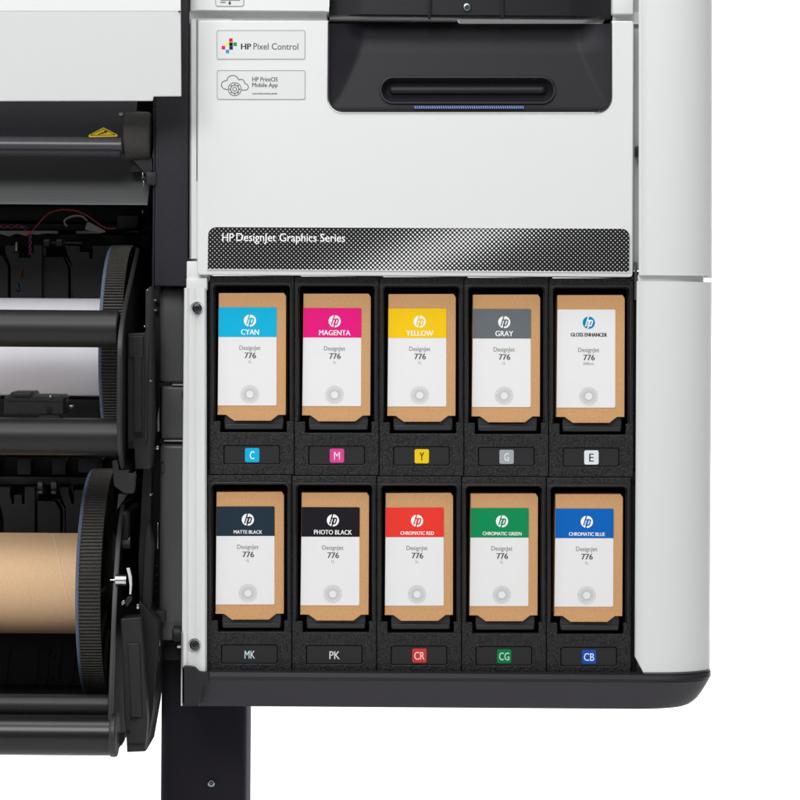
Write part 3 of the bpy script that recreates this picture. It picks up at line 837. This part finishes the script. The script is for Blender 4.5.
# guides between the rolls
m = MB(); m.box(-330, 456, 130, 474, .20, .26); m.build('deep_rail', M['interior'], P)
M['deep'] = mat('deep_guide_plastic', (34, 34, 36), .5, .3, noise=260, bump=.15, var=.15)
for (a, b, c, d) in ((-60, 456, 0, 471), (17, 458, 31, 475), (52, 458, 66, 475), (78, 458, 103, 473)):
    m = MB(); m.box(a, b, c, d, .185, .24, .001); m.build('guide_block', M['deep'], P)
m = MB(); m.box(-330, 476, 150, 484, .18, .25, .001); m.build('roller_rail', M['deep'], P)
guide([(-40, 487), (10, 487), (10, 495), (12, 504), (14, 504), (14, 495), (22, 495), (22, 504), (24.5, 504), (24.5, 487), (35, 487), (35, 560), (3.5, 560), (3.5, 520), (0, 505), (-40, 505)], .163, M['deep'])
guide([(37, 501), (55, 501), (60.5, 511), (60.5, 560), (37, 560)], .168, M['deep'])
guide([(57.5, 487), (69, 487), (69, 493), (72, 504), (74, 504), (74, 490), (100, 490), (100, 560), (65.5, 560), (65.5, 508)], .164, M['deep'])
m = MB()
for x in (40, 53.5):
    zc = U(x, 485.5, .15).z
    m.lathe([(xx(x-2.8, 486, .15), .003), (xx(x-2.4, 486, .15), .0052), (xx(x+2.4, 486, .15), .0052), (xx(x+2.8, 486, .15), .003)], .155, zc, 20)
    m.box(x-2.6, 491, x+2.6, 494, .15, .17, .0008)
m.build('pinch_roller', mat('worn_roller_rubber', (70, 68, 66), .35, .4, noise=300, bump=.6, var=.7), P)

# lower platform with ridges
m = MB(); zf_ = zz(685, .215); m.extx([(.235, zz(600, .235)), (.215, zf_), (-.015, zf_), (-.015, zf_-.004), (.245, zf_-.004), (.245, zz(600, .235))], XL, xx(120, 660, .03))
m.build('lower_platform', M['interior2'], P)
m = MB()
def plat_Y(py):
    Y = .05
    za, zb2 = zz(600, .235), zz(685, .215)
    for _ in range(20):
        z = zz(py, Y); Y = .235 + (-.02)*(z-za)/(zb2-za)
    return Y
for (xa, xb, w) in ((7, 2, 4), (30, 28, 9), (49, 46, 1.2), (57, 54, 5), (74, 69, 3.4)):
    pts = []
    r0 = []; 
    for py in (648, 684.5):
        t = (py-648)/36.5; x = xa+(xb-xa)*t; Y = plat_Y(py)
        r0.append([U(x, py, Y)+Vector((0, .002, 0)), U(x, py, Y)+Vector((0, -.0022, .002)), U(x+w, py, Y)+Vector((0, -.0022, .002)), U(x+w, py, Y)+Vector((0, .002, 0))])
    m.loft(r0)
m.build('platform_ridge', M['interior2'], P)
m = MB()
for (x, y) in ((53.5, 656), (57, 667), (51, 679)):
    Y = plat_Y(y); zc = U(x, y, Y).z
    m.box(x-1.3, y-1.2, x+1.3, y+1.2, Y-.006, Y, .0008)
m.build('platform_stud', M['black'], P)
# bottom bars
hbar('bottom_rail', 694.5, 717, -.04, 110, M['tube'])
hbar('bottom_roller', 714.6, 755.4, -.055, 112, M['gloss'], n=96)
m = MB(); z = U(110, 735, -.055).z; xe = xx(108.6, 735, -.075)
m.lathe([(xe, .0195), (xe, .0206), (xe+.0012, .0212), (xe+.005, .0212), (xe+.0065, .020), (xe+.0065, .012)], -.055, z, 64)
m.build('roller_end_cap', M['arm'], P)
# lower bracket
m = MB()
m.plate([rp([(120.6, 619, 1), (140.5, 617.5, 1), (143.2, 650), (147.5, 720), (145.4, 751.5), (127, 752.4), (126, 733), (124.6, 720), (122.4, 660)])], -.035, .03, .001)
m.plate([rp([(127.5, 643.5, 1), (139.4, 643.5, 1), (141.4, 700), (142, 717.5), (131, 717.5), (129.8, 690)])], -.0372, .004, .0008)
m.build('lower_bracket', M['guide'], P)
m = MB(); m.plate([[(139, 600), (158, 622), (158.6, 650), (153, 712), (146.2, 751)]], -.012, .08, .001); m.build('bracket_flank', M['interior2'], P)
m = MB(); m.box(129.6, 717.8, 138, 719, -.0376, -.03); m.box(126.2, 731.4, 130.2, 733, -.0365, -.03); m.box(129, 744, 143, 745, -.0362, -.03); m.build('bracket_slot', M['interior'], P)
m = MB(); m.plate([rp([(119.5, 735), (124.5, 733), (123.8, 742), (121.5, 746, 1), (118.8, 745, 1)])], -.03, .01, .001); m.build('hinge_hook', M['guide'], P)
# spindle end with bright plate
# (belongs to the cardboard core's spool, see below)

# ================================================================== PAPER ROLL AND CARDBOARD CORE
def flange(name, parent, pyc, Yc, R, pxL, wid, teeth=200):
    z = U(90, pyc, Yc).z; xl = xx(pxL, pyc, Yc-R)
    # toothed rim
    bm_ = MB(); n = teeth*4; pr = []
    def ringt(x, r0, depth):
        out = []
        for k in range(n):
            a = 2*math.pi*k/n; r = r0 - (depth if (k % 4) in (2, 3) else 0)
            out.append(Vector((x, Yc + r*math.cos(a), z + r*math.sin(a))))
        return out
    xb = xl+.0034
    rings = [ringt(xb, R-.012, 0), ringt(xb, R-.0006, .0), ringt(xb+.0004, R, .0006), ringt(xb+.001, R, .0024), ringt(xl+wid-.001, R, .0024), ringt(xl+wid, R-.0006, .0016), ringt(xl+wid+.0002, R-.006, 0), ringt(xl+wid-.006, R-.008, 0), ringt(xl+wid-.006, .06, 0), ringt(xl+wid-.002, .052, 0), ringt(xl+wid-.002, .02, 0)]
    bm_.loft(rings)
    fl = bm_.build(name, M['flange'], parent, ang=40)
    b2 = MB(); n2 = 240
    def rg(x, r, tw=0): return [Vector((x, Yc + r*math.cos(2*math.pi*(k+tw)/n2), z + r*math.sin(2*math.pi*(k+tw)/n2))) for k in range(n2)]
    def rgn(x, r, tw): 
        return [Vector((x, Yc + (r-(.0005 if k % 2 else 0))*math.cos(2*math.pi*(k+tw)/n2), z + (r-(.0005 if k % 2 else 0))*math.sin(2*math.pi*(k+tw)/n2))) for k in range(n2)]
    b2.loft([rg(xl+.0033, R-.014), rgn(xl+.0033, R-.0006, 3), rgn(xl+.0022, R-.0002, 1.5), rgn(xl+.0008, R-.0006, 0), rg(xl, R-.0016), rg(xl, R-.05)])
    b2.build('blue_ring', M['blue_ring'], fl, ang=25)
    # ribs on the outer face
    b3 = MB()
    for k in range(12):
        a = 2*math.pi*k/12
        p0 = Vector((xl+wid-.004, Yc + .054*math.cos(a), z+.054*math.sin(a))); p1 = Vector((xl+wid-.004, Yc + (R-.009)*math.cos(a), z+(R-.009)*math.sin(a)))
        b3.tube([p0, p1], .0028, 6)
    b3.build('face_rib', M['flange'], fl)
    return z, xl
R1 = empty('paper_roll', U(60, 348, .1), 'white paper roll with black toothed end flange behind the two upper crossbars', 'paper roll')
z1, xl1 = flange('end_flange', R1, 348, .1, .1075, 98, .023)
m = MB(); m.lathe([(XL+.01, .0515), (xl1-.0004, .0515), (xl1-.0004, .02)], .1, z1, 128); m.build('paper', M['paper'], R1)
m = MB(); m.lathe([(XL, .018), (xl1+.035, .018)], .1, z1, 32); m.build('spindle', M['black'], R1)
R2 = empty('cardboard_core', U(60, 583, .1), 'bare brown cardboard core with black toothed end flange at lower left', 'paper core')
z2, xl2 = flange('end_flange', R2, 582, .1, .1183, 75, .025)
zc = U(40, 583, .1).z
m = MB(); m.lathe([(XL+.01, .0520), (xl2-.0004, .0520), (xl2-.0004, .02)], .1, zc, 128); core = m.build('core_tube', M['core'], R2)
# spiral seam of the winding, its pale paper edge
pts = []
for k in range(40):
    t = k/39; a = math.radians(205 - 150*t + 0)
    xw = xx(57, 540, .05) + .030*t
    pts.append(Vector((xw - .010, .1 + .0521*math.cos(math.radians(100+125*t)), zc + .0521*math.sin(math.radians(100+125*t)))))
m = MB(); m.tube(pts, .0006, 6); m.build('winding_seam', mat('pale_paper_edge', (238, 214, 184), .7, .2), core)
# bright spindle end
m = MB(); x0_ = xx(113, 580, -.0); zs = U(120, 580, -.03).z
m.lathe([(xx(111.5, 577, -.02), .0008), (xx(116.5, 580, -.02), .0010), (xx(117, 580, -.02), .0055), (xx(127.5, 580, -.02), .0055)], -.03, zs, 32)
m.build('spindle_end', M['metal'], R2)
m = MB(); m.plate([rp([(126.4, 568.2), (129.4, 568), (131.6, 577), (131.8, 585), (131, 594.4), (129.2, 594.4), (129.6, 586), (128.2, 576)])], -.032, .004, .0005); m.build('retaining_plate', mat('satin_plate_metal', (215, 215, 213), .6, .5, metal=.3), R2)
m = MB(); m.plate([rp([(121, 602), (124, 600), (125, 603), (122, 605.5)])], -.03, .006, .0004); m.box(136.6, 604.4, 138.8, 608.8, -.03, -.02, .0004); m.build('retaining_pin', M['metal'], R2)
m = MB(); m.plate([rp([(124.5, 603), (127, 597), (131.5, 595.5), (132, 600), (127, 607)])], -.028, .006, .0006); m.build('spindle_lever', M['black'], R2)

# ================================================================== STAND
Yl = .10
LG = empty('printer_stand', Vector((U(203, 700, Yl).x, Yl+.05, zf)), 'black steel stand leg with rounded edges below the base tray', 'stand')
m = MB(); a = xx(160.2, 720, Yl); b = xx(246.4, 720, Yl); t = zz(644, Yl, 200)
prof = rp([(a, Yl, .012), (b, Yl, .012), (b, Yl+.09, .012), (a, Yl+.09, .012)], 8)
m.loft([[Vector((p[0], p[1], zf+.03)) for p in prof], [Vector((p[0], p[1], t)) for p in prof]])
leg = m.build('leg', M['leg'], LG, ang=40)
m = MB(); m.wbox(a-.01, b+.01, Yl-.25, Yl+.35, zf+.0005, zf+.03, .006, 3); m.build('foot', M['leg'], LG)
screw('screw', 211.3, 783.4, Yl-.0004, 4.2, M['zinc'], leg, .5)
m = MB(); m.box(160.4, 640.5, 181, 660, .06, .12, .001); m.build('mounting_block', M['interior2'], P)

# ================================================================== INK CARTRIDGES
YC = .018
K0 = U(421.0, 422, YC)
left_px = [(387.0, 294.0), (386.2, 416)]
front = [(387.2, 294.2), (453.4, 294.0), (455.4, 297.5), (455.2, 415.8), (447.6, 415.8), (440.2, 421.8), (403.6, 421.8), (395.6, 415.8), (386.3, 415.8)]
m = MB()
Yd = YC+.056
A = [U(a, b, YC) for a, b in rp([(388.0, 294.2, .3), (453.4, 294.0, 1), (455.6, 297.5, 1.5), (455.4, 415.8), (386.9, 415.8)], 3)]
A2 = [v + Vector((0, -.0, 0)) for v in A]
ctr = sum(A, Vector())/len(A)
def inset(vs, d, dy): return [Vector((v.x + (ctr.x-v.x)*d, v.y+dy, v.z + (ctr.z-v.z)*d*.5)) for v in vs]
m.loft([inset(A, .012, 0), inset(A, .003, .0004), inset(A, 0, .0013), [v + Vector((0, .056, 0)) for v in A]])
m.plate([rp([(455.0, 413.5), (455.2, 416.0), (447.8, 416.0), (440.2, 421.9, .6), (403.6, 421.9, .6), (395.4, 416.0), (386.9, 416.0), (387.0, 413.5)], 3)], YC-.0003, .0022, .0003)
carton_me = m.mesh(ang=40)
lab_px = [(387.5, 308.6), (445.9, 308.6), (445.9, 406.6), (386.8, 406.6)]
lab_me = plate_mesh([PL(rp([(388.2, 308.6), (446.0, 308.6, 1.2), (446.0, 406.6, 1.4), (387.3, 406.6)], 4), YC)], YC-.0005, .0005)
band_me = plate_mesh([PL(rp([(388.1, 308.5), (446.1, 308.5, 1.2), (446.1, 338.0), (387.9, 338.0)], 4), YC)], YC-.00068, .0004)
Yb1 = YC-.00068; Yl1 = YC-.0005
def logo_mesh(cx, cy, r, Y):
    d = plate_mesh([PL(circ(cx, cy, r, 40), Y)], Y-.00012, .0002)
    def q(u, v): return (cx + u*r, cy - v*r)
    pl = [[q(-.04, 1.0), q(-.52, -.56)], [q(-.30, .34), q(.04, .34), q(.10, .22), q(-.14, -.56)], [q(.26, .44), q(-.18, -1.0)], [q(.22, .34), q(.56, .34), q(.60, .16), q(.42, -.42), q(.30, -.52), q(.0, -.52)]]
    s = flat_polys(strokes_px(pl, r*.20), Y-.00014)
    return d, s
disc_me, str_me = logo_mesh(419.4, 321.7, 6.1, Yb1)
pol = []
cx, cyy = 419.4, 395.2
for k in range(24):
    a = 2*math.pi*k/24
    for tw in (.32, -.32):
        pol += strokes_px([[(cx+4.5*math.cos(a), cyy+4.5*math.sin(a)), (cx+9.2*math.cos(a+tw), cyy+9.2*math.sin(a+tw))]], .42)
burst_me = flat_polys(pol, Yl1)
core_me = plate_mesh([PL(circ(cx, cyy, 4.4, 36), Yl1), PL(circ(cx, cyy, 3.7, 36), Yl1)], Yl1-.0002, .0002)
dj_me = text_mesh('DesignJet', 408.8, 346.8, 430.0, 352.4, Yl1, .006)
n776_me = text_mesh('776', 414.0, 353.7, 425.6, 359.4, Yl1, .03)
l1_me = text_mesh('1L', 418.0, 361.4, 421.0, 364.0, Yl1, 0)
ml_me = text_mesh('500mL', 413.9, 361.4, 425.0, 364.0, Yl1, 0)
CART = [('CYAN', (15, 176, 218), 18, 5.4, 'cyan'), ('MAGENTA', (229, 24, 125), 31.5, 5.2, 'magenta'), ('YELLOW', (243, 198, 20), 27.5, 5.2, 'yellow'), ('GRAY', (102, 108, 112), 18, 5.4, 'grey'), ('GLOSS ENHANCER', None, 36.5, 3.7, 'white'),
 ('MATTE BLACK', (34, 50, 62), 28.5, 3.5, 'dark slate'), ('PHOTO BLACK', (28, 25, 32), 38, 4.6, 'black'), ('CHROMATIC RED', (232, 58, 48), 33.5, 3.5, 'red'), ('CHROMATIC GREEN', (13, 138, 82), 39, 3.5, 'green'), ('CHROMATIC BLUE', (8, 98, 184), 36, 3.6, 'blue')]
first = None
lab_txt = {
 'cyan': 'brown ink carton with cyan label band, in the slot coded C', 'magenta': 'brown ink carton with magenta label band, in the slot coded M',
 'yellow': 'brown ink carton with yellow label band, in the slot coded Y', 'grey': 'brown ink carton with mid grey label band, in the slot coded G',
 'white': 'brown ink carton with all white label and blue logo, in the slot coded E', 'dark slate': 'brown ink carton with dark slate label band, in the slot coded MK',
 'black': 'brown ink carton with pure black label band, in the slot coded PK', 'red': 'brown ink carton with red label band, in the slot coded CR',
 'green': 'brown ink carton with green label band, in the slot coded CG', 'blue': 'brown ink carton with blue label band, in the slot coded CB'}
jit = random.Random(3)
for i, (nm, rgb, w, h, cname) in enumerate(CART):
    c, r = i % 5, i // 5
    s = shift(c, r)
    k = empty('ink_cartridge', K0, lab_txt[cname], 'ink cartridge', 'ink cartridges in the bay')
    k.location = K0 + s + Vector((jit.uniform(-.0004, .0004), jit.uniform(-.0008, .0006), jit.uniform(-.0003, .0003)))
    k.rotation_euler = (math.radians(jit.uniform(-.4, .4)), math.radians(jit.uniform(-.18, .18)), math.radians(jit.uniform(-.8, .8)))
    box = link('carton', carton_me, k, M['kraft'])
    lb = link('label', lab_me, k, M['label'])
    if rgb:
        bnd = bpy.data.objects.new('colour_band', None)
        bpy.data.objects.remove(bnd)
        bm2 = band_me if i == 0 else band_me.copy()
        if i: bm2.materials.clear()
        link('colour_band', bm2, lb, cm('band_' + cname.replace(' ', '_'), rgb))
        link('logo_disc', disc_me, lb, M['wprint'])
        sm = str_me if i == 0 else str_me.copy()
        if i: sm.materials.clear()
        link('logo_letters', sm, lb, cm('band_' + cname.replace(' ', '_'), rgb))
        text('ink_name', nm, 419.5-w/2, 335.8-h, 419.5+w/2, 335.8, Yb1, M['wprint'], lb, .022)
    else:
        dm = disc_me.copy(); dm.materials.clear(); link('logo_disc', dm, lb, cm('logo_blue', (0, 130, 185)))
        sm = str_me.copy(); sm.materials.clear(); link('logo_letters', sm, lb, M['wprint'])
        text('ink_name', nm, 419.5-w/2, 335.6-h, 419.5+w/2, 335.6, Yl1, M['ink'], lb, .05)
    link('product_lettering', dj_me, lb, M['inkl'])
    link('number_lettering', n776_me, lb, M['ink2'])
    link('volume_lettering', ml_me if cname == 'white' else l1_me, lb, M['inkl'])
    link('burst_emblem', burst_me, lb, M['pale'])
    link('emblem_ring', core_me, lb, M['pale'])

# ================================================================== LIGHT
w = bpy.data.worlds.new('World'); scene.world = w; w.use_nodes = True
bg = w.node_tree.nodes['Background']; bg.inputs['Color'].default_value = (1, 1, 1, 1); bg.inputs['Strength'].default_value = WORLD if 'WORLD' in globals() else .24
def area(name, loc, target, sx, sy, power):
    l = bpy.data.lights.new(name, 'AREA'); l.shape = 'RECTANGLE'; l.size = sx; l.size_y = sy; l.energy = power
    o = bpy.data.objects.new(name, l); C.objects.link(o); o.location = loc
    o.rotation_euler = (Vector(target)-Vector(loc)).to_track_quat('-Z', 'Y').to_euler()
    return o
area('key_softbox', (-.5, -2.4, 2.2), (.4, 0, .45), 2.0, 1.0, 59)
area('top_softbox', (.1, -.8, 2.4), (.3, .05, .3), 2.0, .8, 24)
area('backdrop_lamp_a', (-.95, .5, .45), (-.95, 1.35, .45), .4, 1.6, 40)
area('backdrop_lamp_b', (1.7, .5, .45), (1.7, 1.35, .45), .4, 1.6, 40)

# ================================================================== CAMERA
cd = bpy.data.cameras.new('camera'); co = bpy.data.objects.new('camera', cd); C.objects.link(co)
cd.sensor_width = 36; cd.lens = 36*D/.8; cd.shift_y = -.125; cd.clip_end = 50; cd.clip_start = .05
mw = Matrix.Identity(4)
F = Vector((0, -1, 0))
for i in range(3):
    mw[i][0] = RIGHT[i]; mw[i][1] = UP[i]; mw[i][2] = F[i]; mw[i][3] = CAM[i]
co.matrix_world = mw
scene.camera = co
scene.view_settings.view_transform = 'Standard'; scene.view_settings.look = 'None'
scene.view_settings.exposure = 0; scene.view_settings.gamma = 1
scene.render.engine = 'CYCLES'
